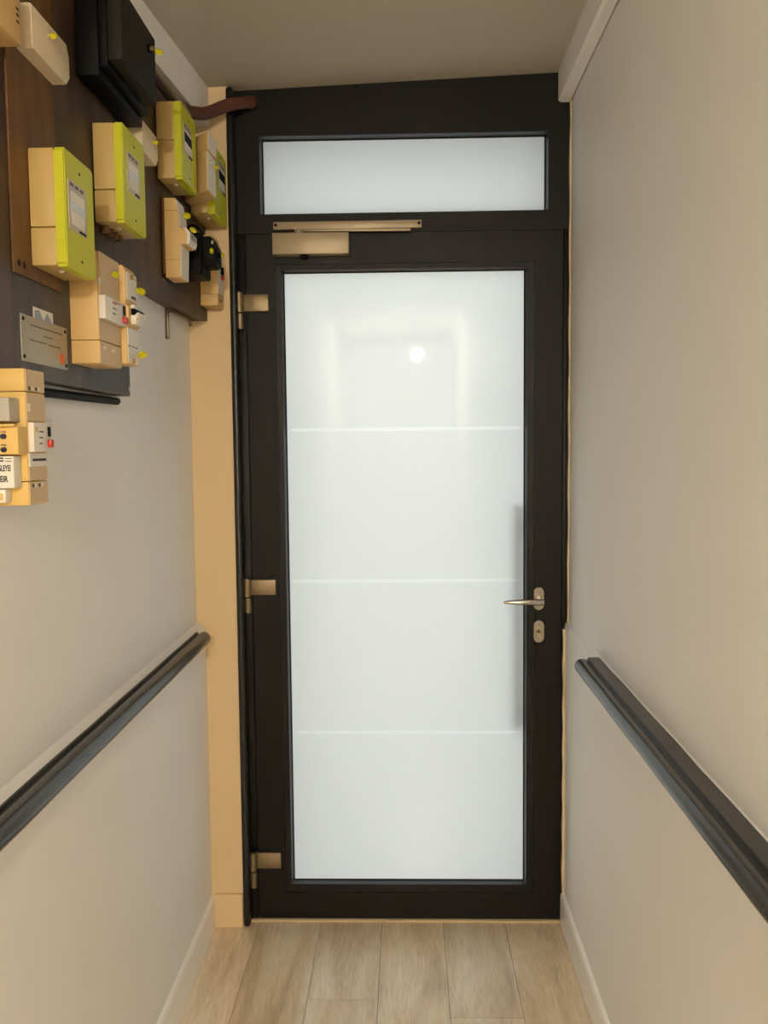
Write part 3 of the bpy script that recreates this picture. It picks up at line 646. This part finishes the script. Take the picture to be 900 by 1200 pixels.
B('lower_case', -0.6678, -0.597, -1.502, -1.4805, 1.470, 1.490, 'white_plastic', t, 0.0012)
B('tab', -0.625, -0.601, -1.5035, -1.5015, 1.474, 1.484, 'aged_plastic', t, 0.0004)
for k in range(2):
    B('print_line', -0.602, -0.595, -1.5085, -1.5078, 1.5315+0.004*k, 1.5335+0.004*k, 'print_dark', card)
    B('print_line', -0.592, -0.583, -1.5085, -1.5078, 1.5315+0.004*k, 1.5325+0.004*k, 'print_dark', card)
def text(name, s, size, loc, rot, mt, parent, xs=1.0, thick=0.0):
    cu = bpy.data.curves.new(name, 'FONT'); cu.body = s; cu.size = size; cu.extrude = 0.0002; cu.offset = thick
    tmp = bpy.data.objects.new(name, cu); COL.objects.link(tmp)
    dg = bpy.context.evaluated_depsgraph_get(); me = bpy.data.meshes.new_from_object(tmp.evaluated_get(dg))
    bpy.data.objects.remove(tmp); me.materials.clear(); me.materials.append(MATS[mt])
    me.transform(Matrix.Translation(loc) @ rot @ Matrix.Diagonal((xs, 1, 1, 1)))
    o = bpy.data.objects.new(name, me); COL.objects.link(o); o.parent = parent; o.matrix_parent_inverse = Matrix.Translation(-world_loc(parent)); return o
RX = Matrix.Rotation(math.radians(90), 4, 'X')
text('handwriting', 'GLEYEI', 0.0125, (-0.6040, -1.5083, 1.5175), RX, 'ink', card, 0.50, 0.0003)
text('handwriting', 'EIR', 0.0125, (-0.6015, -1.5083, 1.5015), RX, 'ink', card, 0.70, 0.0003)

# nameplate and sticker on the slate board
t = thing('nameplate', 'brushed metal nameplate with four screws and an orange square', 'plate', (-0.631, -1.246, 1.695))
B('plate', -0.632, -0.6302, -1.347, -1.147, 1.695, 1.7725, 'plate_metal', t, 0.0006)
for y in (-1.338, -1.156):
    for z in (1.703, 1.765):
        bm = new(); cyl(bm, (-0.6303, y, z), (-0.6290, y, z), 0.0034, n=12); mk('screw', bm, 'black_plastic', t, True)
B('orange_square', -0.6303, -0.6298, -1.185, -1.166, 1.704, 1.722, 'orange_print', t)
for (a, b, z) in ((-1.31, -1.17, 1.758), (-1.255, -1.215, 1.745), (-1.315, -1.245, 1.733), (-1.237, -1.180, 1.732)):
    B('engraved_line', -0.6303, -0.62995, a, b, z-0.0010, z+0.0012, 'engrave', t)
t = thing('sticker', 'small blue and white sticker above the metal nameplate', 'sticker', (-0.6319, -1.25, 1.765))
B('card', -0.632, -0.6312, -1.293, -1.208, 1.766, 1.791, 'paper', t)
bm = new(); prism(bm, [(-1.288, 1.7665), (-1.215, 1.7665), (-1.215, 1.774), (-1.235, 1.787), (-1.25, 1.772), (-1.268, 1.788), (-1.288, 1.786)], 'x', -0.6313, -0.6309); mk('picture', bm, 'blue_print', t)

# brown cable by the ceiling
o = new(); tube(o, spline([(-0.648, -0.62, 2.470), (-0.645, -0.42, 2.500), (-0.636, -0.27, 2.512), (-0.622, -0.20, 2.512), (-0.588, -0.12, 2.528), (-0.525, -0.075, 2.567), (-0.48, -0.035, 2.590), (-0.462, -0.012, 2.598)], 6), 0.0185, 14)
o = mk('cable', o, 'cable_brown', None, True); tag(o, 'thick brown cable running above the meters into the door frame', 'cable')
bm = new(); tube(bm, spline([(-0.645, -0.78, 2.468), (-0.618, -0.66, 2.474), (-0.606, -0.55, 2.476), (-0.600, -0.40, 2.472), (-0.592, -0.30, 2.455)], 6), 0.010, 10)
o = mk('cable', bm, 'cable_grey', None, True); tag(o, 'grey cable half hidden beside the black fuse box', 'cable')

# ------------------------------------------------------------------ bare bulb behind the camera (mirrored in the pane)
t = thing('pendant_bulb', 'bare warm bulb hanging from the corridor ceiling', 'lamp', (0.10, -5.4, 2.36))
bm = new(); bmesh.ops.create_icosphere(bm, subdivisions=3, radius=0.0235, matrix=Matrix.Translation((0.10, -5.4, 2.378)) @ Matrix.Diagonal((1, 1, 1.35, 1)))
mk('bulb', bm, 'bulb_glow', t, True)
bm = new(); cyl(bm, (0.10, -5.4, 2.412), (0.10, -5.4, 2.46), 0.018, n=14); mk('socket', bm, 'black_plastic', t, True)
bm = new(); cyl(bm, (0.10, -5.4, 2.46), (0.10, -5.4, ceil_z(0.10)), 0.004, n=8); mk('cord', bm, 'black_plastic', t, True)
for o in bpy.data.objects:
    if '_w' in o: del o['_w']
